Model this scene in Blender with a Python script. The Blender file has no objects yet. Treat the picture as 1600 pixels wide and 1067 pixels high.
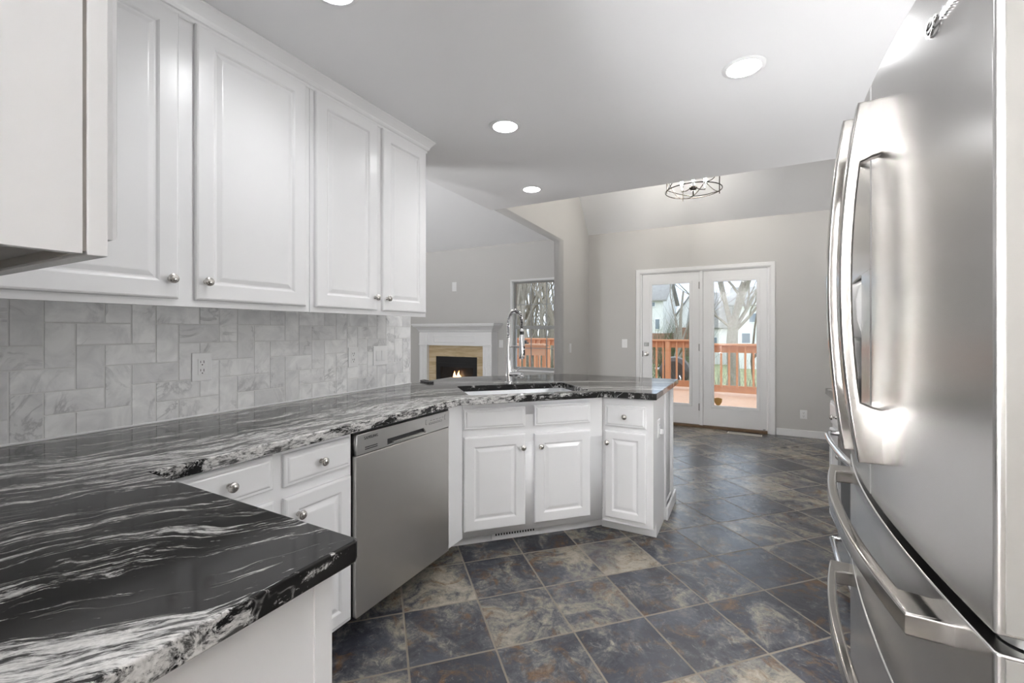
import bpy, bmesh, math, random
from mathutils import Vector, Matrix
R = math.radians
S = bpy.context.scene
COL = S.collection

# ------------------------------------------------------------------ camera, sky, exposure
cd = bpy.data.cameras.new('camera'); cam = bpy.data.objects.new('camera', cd); COL.objects.link(cam)
cam.location = (0, 0, 1.275); cam.rotation_euler = (R(90), 0, R(27.98))
cd.sensor_width = 36; cd.lens = 683.84 / 1600 * 36; cd.shift_y = -16 / 1600
cd.clip_start = .02; cd.clip_end = 300
S.camera = cam
S.view_settings.view_transform = 'Standard'; S.view_settings.look = 'None'
S.view_settings.exposure = 1.92; S.view_settings.gamma = 1; S.view_settings.use_curve_mapping = False
SKY = 0.63
LAMP = 8.5
SPOT = 2.1
FILL_GLOBES = {'gap': 13.0, 'table': 1.8, 'sofa': 74.0, 'side': 15.0}  # strengths of the globes added out of view as fill
BULB = 132.0
FILL_UPLIGHT = {'rear': 268.0, 'counter': 1.2, 'living': 50.0, 'dining': 6.0}  # strengths of the unseen uplights added to brighten ceilings and walls
CZ = 2.455          # height of the flat kitchen ceiling

w = bpy.data.worlds.new('sky'); S.world = w; w.use_nodes = True
nt = w.node_tree; nt.nodes.clear()
o_ = nt.nodes.new('ShaderNodeOutputWorld'); bg = nt.nodes.new('ShaderNodeBackground')
tc = nt.nodes.new('ShaderNodeTexCoord'); nz = nt.nodes.new('ShaderNodeTexNoise'); rp = nt.nodes.new('ShaderNodeValToRGB')
nz.inputs['Scale'].default_value = 2.2; nz.inputs['Detail'].default_value = 5
rp.color_ramp.elements[0].position = .38; rp.color_ramp.elements[0].color = (.62, .76, .98, 1)
rp.color_ramp.elements[1].position = .62; rp.color_ramp.elements[1].color = (.93, .96, 1, 1)
nt.links.new(tc.outputs['Generated'], nz.inputs['Vector']); nt.links.new(nz.outputs['Fac'], rp.inputs['Fac'])
nt.links.new(rp.outputs['Color'], bg.inputs['Color']); nt.links.new(bg.outputs[0], o_.inputs[0])
bg.inputs['Strength'].default_value = SKY

# ------------------------------------------------------------------ materials
class N:
    """small helper around one material's node tree"""
    def __init__(s, name):
        s.m = bpy.data.materials.new(name); s.m.use_nodes = True; s.t = s.m.node_tree
        s.b = s.t.nodes['Principled BSDF']; s.out = s.t.nodes['Material Output']
    def n(s, typ, **kw):
        x = s.t.nodes.new('ShaderNode' + typ)
        for k, v in kw.items():
            if hasattr(x, k) and k not in x.inputs: setattr(x, k, v)
            else: s.set(x.inputs[k], v)
        return x
    def set(s, inp, v):
        if hasattr(v, 'is_linked') or hasattr(v, 'links'): s.t.links.new(v, inp)
        else: inp.default_value = v
    def math(s, op, a, b=None, c=None, clamp=False):
        x = s.t.nodes.new('ShaderNodeMath'); x.operation = op; x.use_clamp = clamp
        s.set(x.inputs[0], a)
        if b is not None: s.set(x.inputs[1], b)
        if c is not None: s.set(x.inputs[2], c)
        return x.outputs[0]
    def ramp(s, fac, stops, interp='LINEAR'):
        x = s.t.nodes.new('ShaderNodeValToRGB'); x.color_ramp.interpolation = interp
        el = x.color_ramp.elements
        while len(el) < len(stops): el.new(.5)
        for e, (p, c) in zip(el, stops):
            e.position = p; e.color = (c, c, c, 1) if isinstance(c, (int, float)) else (*c, 1)
        s.set(x.inputs[0], fac); return x.outputs[0]
    def mix(s, fac, a, b, typ='MIX'):
        x = s.t.nodes.new('ShaderNodeMix'); x.data_type = 'RGBA'; x.blend_type = typ
        s.set(x.inputs[0], fac)
        for i, v in ((6, a), (7, b)):
            s.set(x.inputs[i], (*v, 1) if isinstance(v, tuple) and len(v) == 3 else v)
        return x.outputs[2]
    def noise(s, vec, scale, detail=4, rough=.5, dist=0):
        x = s.n('TexNoise', Scale=scale, Detail=detail, Roughness=rough, Distortion=dist)
        if vec is not None: s.set(x.inputs['Vector'], vec)
        return x.outputs['Fac']
    def bump(s, h, strength=.2, dist=.01):
        x = s.n('Bump', Strength=strength, Distance=dist, Height=h)
        s.t.links.new(x.outputs[0], s.b.inputs['Normal'])
    def col(s, c): s.set(s.b.inputs['Base Color'], (*c, 1) if isinstance(c, tuple) and len(c) == 3 else c)
    def p(s, **kw):
        for k, v in kw.items(): s.set(s.b.inputs[k.replace('_', ' ')], v)
        return s
    def obj(s): return s.n('TexCoord').outputs['Object']
    def mapped(s, scale=(1, 1, 1), rot=(0, 0, 0), loc=(0, 0, 0), vec=None):
        x = s.n('Mapping'); s.set(x.inputs['Vector'], vec if vec is not None else s.obj())
        x.inputs['Scale'].default_value = scale; x.inputs['Rotation'].default_value = rot; x.inputs['Location'].default_value = loc
        return x.outputs[0]

def plain(name, c, rough=.5, metal=0, spec=.5, var=.04, scale=30, bump=0):
    a = N(name); v = a.noise(a.obj(), scale, 3)
    a.col(a.mix(v, tuple(x * (1 - var) for x in c), tuple(min(1, x * (1 + var)) for x in c)))
    a.p(Roughness=rough, Metallic=metal, Specular_IOR_Level=spec)
    if bump: a.bump(v, bump, .002)
    return a.m

M = {}
M['white'] = plain('white cabinet paint', (.82, .82, .825), .26, var=.012, scale=6)
M['trim'] = plain('white trim paint', (.84, .84, .845), .32, var=.012, scale=5)
M['wallgrey'] = plain('warm grey wall paint', (.575, .565, .55), .55, var=.02, scale=3, bump=.03)
M['ceil'] = plain('flat white ceiling paint', (.90, .90, .91), .6, var=.012, scale=3, bump=.03)
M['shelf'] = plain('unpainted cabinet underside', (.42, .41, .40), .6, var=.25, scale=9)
M['gap'] = plain('caulk strip', (.42, .40, .37), .7, var=.1)
M['plastic'] = plain('white plastic', (.82, .82, .82), .3, var=.01)
M['black'] = plain('black plastic', (.012, .012, .013), .35, var=.2)
M['darkgap'] = plain('dark recess', (.03, .03, .03), .6, var=.2)
M['nickel'] = plain('brushed nickel', (.55, .53, .50), .25, 1, var=.06, scale=60)
M['chrome'] = plain('chrome', (.80, .80, .81), .12, 1, var=.02)
M['bronze'] = plain('dark bronze metal', (.035, .03, .027), .35, .8, var=.2)
M['hinge'] = plain('dull steel hinge', (.33, .33, .32), .4, .9, var=.1)
M['vent'] = plain('almond metal register', (.72, .68, .60), .4, var=.03)
M['alum'] = plain('grey window frame', (.34, .345, .34), .4, .2, var=.04)
M['threshold'] = plain('stained wood threshold', (.16, .095, .05), .45, var=.35, scale=25)
M['grout'] = plain('pale grout', (.72, .72, .71), .8, var=.03)
M['deck'] = plain('salmon painted deck boards', (.62, .38, .25), .6, var=.08, scale=8)
M['rail'] = plain('terracotta rail paint', (.56, .265, .135), .5, var=.1, scale=10)
M['bark'] = plain('grey brown bark', (.30, .265, .22), .9, var=.35, scale=12)
M['barkd'] = plain('dark bare bark', (.20, .165, .125), .9, var=.4, scale=12)
M['siding'] = plain('white house siding', (.78, .78, .76), .7, var=.03)
M['roof'] = plain('grey shingles', (.36, .345, .33), .9, var=.2, scale=4)
M['brick'] = plain('red brown brick', (.36, .2, .15), .9, var=.25, scale=6)
M['hglass'] = plain('dim house window', (.25, .29, .34), .15, var=.1)
M['grass'] = plain('winter lawn', (.34, .36, .20), .95, var=.35, scale=2)
M['bush'] = plain('bare shrub twigs', (.27, .25, .17), .95, var=.4, scale=9)
M['ever'] = plain('evergreen leaves', (.10, .13, .06), .9, var=.5, scale=9)
M['grill'] = plain('dark brown enamel', (.055, .04, .032), .4, var=.2)
M['amber'] = plain('amber sticker', (.50, .27, .07), .5, var=.05)
M['sinksteel'] = plain('satin sink steel', (.82, .83, .85), .38, 1, var=.03, scale=50)

def emit(name, c, strength):
    a = N(name); e = a.n('Emission', Color=(*c, 1), Strength=strength)
    v = a.noise(a.obj(), 8, 1); a.set(e.inputs['Color'], a.mix(v, c, tuple(x * .97 for x in c)))
    a.t.links.new(e.outputs[0], a.out.inputs[0]); return a.m
M['lamp'] = emit('lit lamp lens', (.985, .99, 1), LAMP)
M['bulb'] = emit('lit candle bulb', (1, .95, .86), BULB)
for k_, v_ in FILL_GLOBES.items(): M['globe ' + k_] = emit('lit fill globe ' + k_, (.985, .99, 1), v_)
for k_, v_ in FILL_UPLIGHT.items(): M['uplight ' + k_] = emit('lit torchiere bowl ' + k_, (.985, .99, 1), v_)
def flame():
    a = N('gas flame'); z = a.n('SeparateXYZ', Vector=a.n('TexCoord').outputs['Generated']).outputs[2]
    e = a.n('Emission', Strength=5); a.set(e.inputs['Color'], a.ramp(z, [(0, (1, .55, .16)), (.5, (1, .75, .4)), (1, (1, .4, .1))]))
    a.t.links.new(e.outputs[0], a.out.inputs[0]); return a.m
M['flame'] = flame()

def glass(name, tint=(1, 1, 1)):
    a = N(name); tr = a.n('BsdfTransparent', Color=(*tint, 1)); gl = a.n('BsdfGlossy', Roughness=.02)
    fr = a.n('Fresnel', IOR=1.45); mx = a.n('MixShader')
    n = a.noise(a.obj(), 3, 2); f = a.math('MULTIPLY', fr.outputs[0], a.math('MULTIPLY_ADD', n, .1, .95))
    a.set(mx.inputs[0], f); a.t.links.new(tr.outputs[0], mx.inputs[1]); a.t.links.new(gl.outputs[0], mx.inputs[2])
    a.t.links.new(mx.outputs[0], a.out.inputs[0]); return a.m
M['glass'] = glass('window glass', (.97, .985, .98))
M['fireglass'] = glass('smoked fire glass', (.6, .56, .56))

def steel(name, c, rough, axis, amt=.004):
    a = N(name); big = a.noise(a.obj(), 2.2, 3); sm = a.noise(a.obj(), 7, 4, .6, .6)
    a.col(a.mix(sm, tuple(x * .95 for x in c), c)); a.p(Metallic=1.0, Anisotropic=.45 if amt else 0.0, Anisotropic_Rotation=.25 if axis == 'x' else 0.0)
    a.set(a.b.inputs['Roughness'], a.math('ADD', a.math('MULTIPLY_ADD', sm, .07, rough - .035), a.math('MULTIPLY_ADD', big, .10, -.05)))
    return a.m
M['steel'] = steel('brushed stainless steel', (.66, .65, .64), .24, 'z')
M['steelh'] = steel('brushed stainless bar', (.43, .415, .395), .17, 'z', 0)
M['steeld'] = steel('brushed dishwasher steel', (.70, .685, .66), .36, 'z')
M['steelp'] = steel('satin control strip', (.60, .595, .58), .34, 'x')
M['steels'] = steel('grey fridge side steel', (.56, .545, .52), .34, 'z')

M['cheek'] = plain('dimmed fridge cheek', (.30, .29, .275), .38, .3, var=.05, scale=14)  # darker than the door steel, to dim its too bright side

M['shadepanel'] = plain('grey brown shade panel', (.225, .205, .185), .4, var=.2, scale=5)  # dark tone for the added panels that soak up bounced light

def granite():
    a = N('black and white flowing granite'); o = a.obj()
    s = a.n('SeparateXYZ', Vector=o); x, y, z = s.outputs
    g1 = a.math('MULTIPLY', a.math('MINIMUM', a.math('SUBTRACT', y, .62), 0), .50)
    g2 = a.math('MULTIPLY', a.math('POWER', a.math('MAXIMUM', a.math('SUBTRACT', y, 1.8), 0), 2), .75)
    g = a.math('ADD', a.math('ADD', g1, g2), a.math('MULTIPLY', y, .07))
    phi = a.math('SUBTRACT', x, g)
    w1 = a.math('SUBTRACT', a.noise(o, 2.2, 3), .5); w2 = a.math('SUBTRACT', a.noise(o, 9, 3), .5)
    phi = a.math('ADD', phi, a.math('ADD', a.math('MULTIPLY', w1, .22), a.math('MULTIPLY', w2, .045)))
    along = a.math('ADD', y, a.math('MULTIPLY', x, .35))
    def vec(k, l, m=1.0):
        c = a.n('CombineXYZ'); a.set(c.inputs[0], a.math('MULTIPLY', phi, k)); a.set(c.inputs[1], a.math('MULTIPLY', along, l)); a.set(c.inputs[2], a.math('MULTIPLY', z, k * m)); return c.outputs[0]
    band = a.noise(vec(4.0, .55, .6), 1, 2, .5)
    streak = a.noise(vec(30, 2.6, .6), 1, 8, .66, .35)
    fine = a.noise(vec(150, 30, .8), 1, 6, .75, .4)
    def river(c, wd): return a.math('SUBTRACT', 1, a.math('MULTIPLY', a.math('ABSOLUTE', a.math('SUBTRACT', phi, c)), 1 / wd), clamp=True)
    riv = a.math('MAXIMUM', river(-1.56, .20), a.math('MULTIPLY', river(-.45, .13), 1.15))
    # broad masses decide where the white may gather, streaks break it into flow lines
    e = a.math('ADD', a.math('MULTIPLY', band, .55), a.math('MULTIPLY', streak, .86))
    e = a.math('ADD', e, a.math('MULTIPLY', riv, .155))
    e = a.math('ADD', e, a.math('MULTIPLY', a.math('SUBTRACT', fine, .5), .50))
    f = a.ramp(e, [(.755, 0), (.80, .8), (.88, 1)])
    pepper = a.ramp(a.noise(vec(75, 16, .9), 1, 7, .72, .5), [(.40, .9), (.53, 0)])
    f = a.math('MULTIPLY', f, a.math('SUBTRACT', 1, pepper))
    vein = a.math('ABSOLUTE', a.math('SUBTRACT', a.noise(vec(11, .8, .6), 1, 3, .5), .5))
    vf = a.math('MULTIPLY', a.ramp(vein, [(.0, 1), (.007, 0)]), a.ramp(a.noise(vec(6, 4), 1, 4), [(.45, 0), (.58, .9)]))
    vf = a.math('MULTIPLY', vf, a.ramp(fine, [(.35, 0), (.55, 1)]))
    f = a.math('MAXIMUM', f, vf)
    dark = a.mix(a.noise(vec(11, .9), 1, 4), (.004, .0045, .006), (.030, .028, .026))
    wht = a.mix(a.noise(o, 160, 4), (.42, .41, .40), (.86, .85, .83))
    a.col(a.mix(f, dark, wht)); a.p(Roughness=.10, Specular_IOR_Level=.34)
    a.bump(a.noise(o, 14, 2), .02, .003)
    return a.m
M['granite'] = granite()

def slate():
    a = N('slate look floor tile'); o = a.obj(); s = a.n('SeparateXYZ', Vector=o); x, y, z = s.outputs
    T = .342; q = 1 / (math.sqrt(2) * T)
    u = a.math('SUBTRACT', a.math('MULTIPLY', a.math('ADD', x, y), q), .4525 / T)
    v = a.math('SUBTRACT', a.math('MULTIPLY', a.math('SUBTRACT', y, x), q), 1.698 / T)
    iu, iv = a.math('FLOOR', u), a.math('FLOOR', v); fu, fv = a.math('FRACT', u), a.math('FRACT', v)
    c = a.n('CombineXYZ', X=iu, Y=iv, Z=0.0); wn = a.n('TexWhiteNoise', Vector=c.outputs[0]); rnd = wn.outputs['Value']; rc = wn.outputs['Color']
    off = a.n('VectorMath', operation='MULTIPLY_ADD'); a.set(off.inputs[0], rc); off.inputs[1].default_value = (13, 13, 13); a.set(off.inputs[2], o)
    P = off.outputs[0]
    n1 = a.noise(P, 4.2, 10, .70, .8); n2 = a.noise(P, 7.5, 9, .72, 1.2); n3 = a.noise(P, 22, 9, .78, 1.2); n4 = a.noise(P, 2.7, 4, .5, .4)
    lvl = a.math('ADD', a.math('ADD', n1, a.math('MULTIPLY', a.math('SUBTRACT', rnd, .5), .22)), a.math('MULTIPLY', a.math('SUBTRACT', n3, .5), .42))
    base = a.ramp(lvl, [(.36, (.042, .044, .054)), (.46, (.080, .081, .092)), (.52, (.15, .147, .14)), (.59, (.27, .245, .205)), (.70, (.39, .35, .285))])
    rust = a.ramp(n2, [(.52, 0), (.66, .8)])
    rc2 = a.mix(n3, (.085, .045, .022), (.25, .145, .07))
    base = a.mix(rust, base, rc2)
    base = a.mix(a.ramp(n4, [(.5, 0), (.64, .6)]), base, a.mix(n3, (.045, .05, .07), (.13, .14, .165)))
    base = a.mix(a.ramp(n3, [(.58, 0), (.74, .55)]), base, (.42, .40, .36))
    base = a.mix(a.ramp(n3, [(.26, .75), (.40, 0)]), base, (.028, .026, .026))
    eu = a.math('MINIMUM', fu, a.math('SUBTRACT', 1, fu)); ev = a.math('MINIMUM', fv, a.math('SUBTRACT', 1, fv)); ed = a.math('MINIMUM', eu, ev)
    crack = a.math('ABSOLUTE', a.math('SUBTRACT', a.noise(P, 8, 7, .68, 1.5), .5))
    base = a.mix(a.math('MULTIPLY', a.ramp(crack, [(0, 1), (.010, 0)]), a.ramp(n2, [(.44, 0), (.56, .7)])), base, (.03, .028, .027))
    gr = a.ramp(ed, [(.009, 1), (.014, 0)])
    a.col(a.mix(gr, base, a.mix(n1, (.15, .13, .105), (.30, .255, .20))))
    a.set(a.b.inputs['Roughness'], a.math('ADD', a.math('MULTIPLY_ADD', n3, .24, .10), a.math('MULTIPLY', gr, .4)))
    a.p(Specular_IOR_Level=.5)
    h = a.math('SUBTRACT', a.math('MULTIPLY_ADD', n3, .5, a.math('MULTIPLY', n1, .7)), a.math('MULTIPLY', gr, .5))
    a.bump(h, .30, .006); return a.m
M['slate'] = slate()

def marble():
    a = N('carrara tile'); o = a.obj(); at = a.n('Attribute', attribute_name='tile'); r = at.outputs['Fac']
    off = a.n('VectorMath', operation='ADD'); a.set(off.inputs[0], o)
    cc = a.n('CombineXYZ', X=a.math('MULTIPLY', r, 37.0), Y=a.math('MULTIPLY', r, 91.0), Z=a.math('MULTIPLY', r, 53.0)); a.set(off.inputs[1], cc.outputs[0])
    P = off.outputs[0]
    n = a.noise(P, 9, 6, .6, 1.0); v = a.math('ABSOLUTE', a.math('SUBTRACT', a.noise(P, 5, 5, .6, 1.4), .5))
    c = a.ramp(n, [(.3, (.68, .68, .685)), (.62, (.89, .89, .885))])
    c = a.mix(a.math('MULTIPLY', a.ramp(v, [(0, 1), (.045, 0)]), a.ramp(a.noise(P, 6, 3), [(.47, 0), (.64, .6)])), c, (.30, .30, .31))
    c = a.mix(a.math('MULTIPLY', a.math('POWER', r, 2), .30), c, (.42, .42, .43))
    a.col(c); a.p(Roughness=.36); return a.m
M['marble'] = marble()

def stone():
    a = N('cream veined stone'); n = a.noise(a.mapped((1.2, 6, 9)), 2, 6, .6, 1)
    a.col(a.ramp(n, [(.3, (.40, .29, .16)), (.5, (.56, .44, .27)), (.7, (.66, .56, .40))])); a.p(Roughness=.3); return a.m
M['stone'] = stone()

# ------------------------------------------------------------------ mesh helpers
def new(name, bm, mat, parent=None, loc=None, smooth=False):
    bmesh.ops.recalc_face_normals(bm, faces=bm.faces)
    me = bpy.data.meshes.new(name); bm.to_mesh(me); bm.free()
    if smooth:
        for p in me.polygons: p.use_smooth = True
        try: me.set_sharp_from_angle(angle=R(38))
        except Exception: pass
    me.materials.append(M[mat]); o = bpy.data.objects.new(name, me); COL.objects.link(o)
    if smooth and name in ('handle', 'door', 'drawer', 'countertop'):
        wn = o.modifiers.new('weighted', 'WEIGHTED_NORMAL'); wn.mode = 'FACE_AREA'; wn.weight = 100; wn.keep_sharp = True
    if parent: o.parent = parent
    if loc: o.location = loc
    return o
def tag(o, label, cat, group=None, kind=None):
    if label: o['label'] = label
    if cat: o['category'] = cat
    if group: o['group'] = group
    if kind: o['kind'] = kind
    return o
def thing(name, label, cat, loc=(0, 0, 0), rz=0, group=None):
    o = bpy.data.objects.new(name, None); COL.objects.link(o); o.empty_display_size = .1
    o.location = loc; o.rotation_euler = (0, 0, R(rz)); return tag(o, label, cat, group)
def struct(name, bm, mat, smooth=False, label=None):
    o = new(name, bm, mat, smooth=smooth); o['kind'] = 'structure'
    if label: o['label'] = label
    return o
def B(): return bmesh.new()
def merge(bm, src):
    me = bpy.data.meshes.new('t'); src.to_mesh(me); src.free(); bm.from_mesh(me); bpy.data.meshes.remove(me)
def box(bm, x0, x1, y0, y1, z0, z1, bev=0, seg=2, mat=None):
    b = bmesh.new(); r = bmesh.ops.create_cube(b, size=1)
    for v in b.verts: v.co = Vector(((x0 + x1) / 2 + v.co.x * (x1 - x0), (y0 + y1) / 2 + v.co.y * (y1 - y0), (z0 + z1) / 2 + v.co.z * (z1 - z0)))
    if bev: bmesh.ops.bevel(b, geom=list(b.edges), offset=bev, segments=seg, affect='EDGES', profile=.5, clamp_overlap=True)
    if mat is not None: bmesh.ops.transform(b, matrix=mat, verts=b.verts)
    merge(bm, b); return bm
def bx(*a, **k): return box(B(), *a, **k)
def nested(bm, w, h, prof, mat=None):
    """concentric rectangles (inset, out): a moulded slab facing -y, lower left corner at the origin"""
    rings = []; b = bmesh.new()
    for ins, out in prof:
        rings.append([b.verts.new((x, -out, z)) for x, z in ((ins, ins), (w - ins, ins), (w - ins, h - ins), (ins, h - ins))])
    b.faces.new(rings[0])
    for p, q in zip(rings, rings[1:]):
        for i in range(4): b.faces.new((p[i], p[(i + 1) % 4], q[(i + 1) % 4], q[i]))
    b.faces.new(rings[-1])
    if mat is not None: bmesh.ops.transform(b, matrix=mat, verts=b.verts)
    merge(bm, b); return bm
def lathe(bm, prof, n=20, mat=None):
    b = bmesh.new(); rs = []
    for r, z in prof:
        if r < 1e-6: rs.append([b.verts.new((0, 0, z))])
        else: rs.append([b.verts.new((r * math.cos(2 * math.pi * i / n), r * math.sin(2 * math.pi * i / n), z)) for i in range(n)])
    for p, q in zip(rs, rs[1:]):
        for i in range(n):
            j = (i + 1) % n
            if len(p) == 1 and len(q) == 1: continue
            if len(p) == 1: b.faces.new((p[0], q[i], q[j]))
            elif len(q) == 1: b.faces.new((p[i], p[j], q[0]))
            else: b.faces.new((p[i], p[j], q[j], q[i]))
    for r in (rs[0], rs[-1]):
        if len(r) > 1: b.faces.new(r)
    if mat is not None: bmesh.ops.transform(b, matrix=mat, verts=b.verts)
    merge(bm, b); return bm
def tube(bm, pts, rad, n=8, closed=False):
    pts = [Vector(p) for p in pts]; N_ = len(pts); rings = []; up = None
    for i, p in enumerate(pts):
        if closed: d = pts[(i + 1) % N_] - pts[i - 1]
        else: d = pts[min(i + 1, N_ - 1)] - pts[max(i - 1, 0)]
        if d.length < 1e-9: d = Vector((0, 0, 1))
        d.normalize()
        if up is None: up = Vector((0, 0, 1)) if abs(d.z) < .9 else Vector((1, 0, 0))
        up = up - d * up.dot(d)
        if up.length < 1e-6: up = d.orthogonal()
        up.normalize(); s = d.cross(up); r = rad[i] if isinstance(rad, (list, tuple)) else rad
        rings.append([bm.verts.new(p + (up * math.cos(2 * math.pi * k / n) + s * math.sin(2 * math.pi * k / n)) * r) for k in range(n)])
    rr = list(zip(rings, rings[1:])) + ([(rings[-1], rings[0])] if closed else [])
    for p, q in rr:
        for k in range(n): bm.faces.new((p[k], p[(k + 1) % n], q[(k + 1) % n], q[k]))
    if not closed: bm.faces.new(rings[0]); bm.faces.new(rings[-1])
    return bm
def poly(outlines, z0, z1, bev=0, mat=None):
    """prism of a 2-D outline (further outlines are holes), through a filled curve"""
    cu = bpy.data.curves.new('t', 'CURVE'); cu.dimensions = '2D'; cu.fill_mode = 'BOTH'
    cu.extrude = (z1 - z0) / 2 - bev; cu.bevel_depth = bev; cu.bevel_resolution = 2; cu.offset = -bev
    for ol in outlines:
        sp = cu.splines.new('POLY'); sp.points.add(len(ol) - 1); sp.use_cyclic_u = True
        for p, q in zip(sp.points, ol): p.co = (q[0], q[1], 0, 1)
    ob = bpy.data.objects.new('t', cu); COL.objects.link(ob); bpy.context.view_layer.update()
    me = bpy.data.meshes.new_from_object(ob.evaluated_get(bpy.context.evaluated_depsgraph_get()))
    b = bmesh.new(); b.from_mesh(me); bpy.data.objects.remove(ob); bpy.data.curves.remove(cu); bpy.data.meshes.remove(me)
    bmesh.ops.translate(b, vec=(0, 0, (z0 + z1) / 2), verts=b.verts)
    bmesh.ops.remove_doubles(b, verts=b.verts, dist=1e-5)
    if mat is not None: bmesh.ops.transform(b, matrix=mat, verts=b.verts)
    return b
def text(s, size, mat4, name, mat, parent, depth=.0006, align='LEFT'):
    cu = bpy.data.curves.new('t', 'FONT'); cu.body = s; cu.size = size; cu.extrude = depth; cu.align_x = align
    ob = bpy.data.objects.new('t', cu); COL.objects.link(ob); bpy.context.view_layer.update()
    me = bpy.data.meshes.new_from_object(ob.evaluated_get(bpy.context.evaluated_depsgraph_get()))
    b = bmesh.new(); b.from_mesh(me); bpy.data.objects.remove(ob); bpy.data.curves.remove(cu); bpy.data.meshes.remove(me)
    bmesh.ops.transform(b, matrix=mat4, verts=b.verts)
    return new(name, b, mat, parent)
RX = Matrix.Rotation(R(90), 4, 'X')            # xy plane -> xz plane, facing -y
def T(x, y, z): return Matrix.Translation((x, y, z))

# ------------------------------------------------------------------ the setting
WX, BX = -2.08, -2.068          # kitchen wall, face of its tiles
YB = 6.30                       # wall with the patio doors
struct('floor', bx(-6.4, 1.3, -4.7, YB + .15, -.12, 0), 'slate')
struct('ceiling', bx(-2.185, 1.2, -4.6, 3.68, CZ, CZ + .16), 'ceil')
VZ, SL = 2.705, 1.15
vp = [(YB, VZ), (5.05, VZ + SL * (YB - 5.05)), (-4.6, VZ + SL * (YB - 5.05)), (-4.6, VZ + SL * (YB - 5.05) + .1), (5.05, VZ + SL * (YB - 5.05) + .1), (YB + .12, VZ + .08), (YB + .12, VZ)]
YZ = Matrix(((0, 0, 1, 0), (1, 0, 0, 0), (0, 1, 0, 0), (0, 0, 0, 1)))   # (a,b,c) -> x=c, y=a, z=b
struct('ceiling_vaulted', poly([vp], -6.4, 1.2, mat=YZ), 'ceil')
top = VZ + SL * (YB - 5.05)
dw = [(3.60, CZ + .02), (3.60, top), (5.05, top), (YB, VZ), (YB, 0), (5.28, 0), (5.28, 2.445)]
struct('wall_divider', poly([dw], -2.185, -2.055, mat=YZ), 'wallgrey')
struct('wall_kitchen', bx(-2.2, WX, -4.6, 2.375, 0, CZ), 'wallgrey')
struct('wall_soffit', bx(-2.185, 1.2, 3.60, 3.679, CZ + .165, top), 'ceil')
struct('wall_loft', bx(-2.185, -2.06, -4.6, 3.59, CZ + .165, top), 'ceil')
struct('wall_right', bx(1.12, 1.25, -4.6, YB, 0, top), 'wallgrey')
struct('wall_living', bx(-6.4, -6.25, -4.6, YB, 0, top), 'wallgrey')
struct('wall_rear', bx(-6.25, 1.12, -4.72, -4.6, 0, top), 'wallgrey')
struct('wall_near', bx(-2.08, -.62, -.24, -.10, 0, CZ), 'wallgrey')
# back wall with the door and window openings
DX0, DX1, DZ = -1.295, .275, 2.095
WX0, WX1, WZ0, WZ1 = -3.345, -2.42, .655, 2.085
XZ = RX
bw = [(-6.4, 0), (DX0, 0), (DX0, DZ), (DX1, DZ), (DX1, 0), (1.25, 0), (1.25, VZ + .01), (-6.4, VZ + .01)]
hole = [(WX0, WZ0), (WX1, WZ0), (WX1, WZ1), (WX0, WZ1)]
b = poly([bw, hole], -(YB + .14), -YB, mat=RX); struct('wall_back', b, 'wallgrey')
struct('baseboard_back', box(bx(.345, 1.12, YB - .014, YB, 0, .085, bev=.004), -2.055, -1.36, YB - .014, YB, 0, .085, bev=.004), 'trim')
struct('baseboard_divider', bx(-2.055, -2.041, 5.28, YB - .014, 0, .085, bev=.004), 'trim')
struct('baseboard_living', bx(-3.40, -2.19, YB - .014, YB, 0, .085, bev=.004), 'trim')
b = B()  # invented dark panels behind the camera, cutting light bounced off the right wall
for y0 in (-4.55, -3.55, -2.55, -1.55, -.55): nested(b, .98, 2.10, [(0, 0), (0, .03), (.004, .034), (.11, .034), (.125, .022), (.16, .022), (.19, .032)], T(1.119, y0 + .98, .005) @ Matrix.Rotation(R(-90), 4, 'Z'))
dark_panels = struct('shade_panels', b, 'shadepanel', label='added grey brown panels dimming the right wall, unseen behind the lens')
# bar wall behind the peninsula, with its own white end and plinth
bar = [(-.497, 3.105), (-.497, 3.49), (-1.36, 3.49), (-2.07, 2.79), (-2.07, 2.43), (-1.25, 3.25), (-1.10, 3.105)]
struct('wall_bar', poly([bar], 0, .862), 'trim')
b = bx(-.4965, -.470, 3.095, 3.135, 0, .862, bev=.003); box(b, -.4965, -.474, 3.455, 3.495, 0, .862, bev=.003)
box(b, -.4965, -.482, 3.13, 3.46, 0, .075, bev=.004); box(b, -.469, -.455, 3.09, 3.50, 0, .085, bev=.004)
struct('trim_3', b, 'trim')

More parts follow.
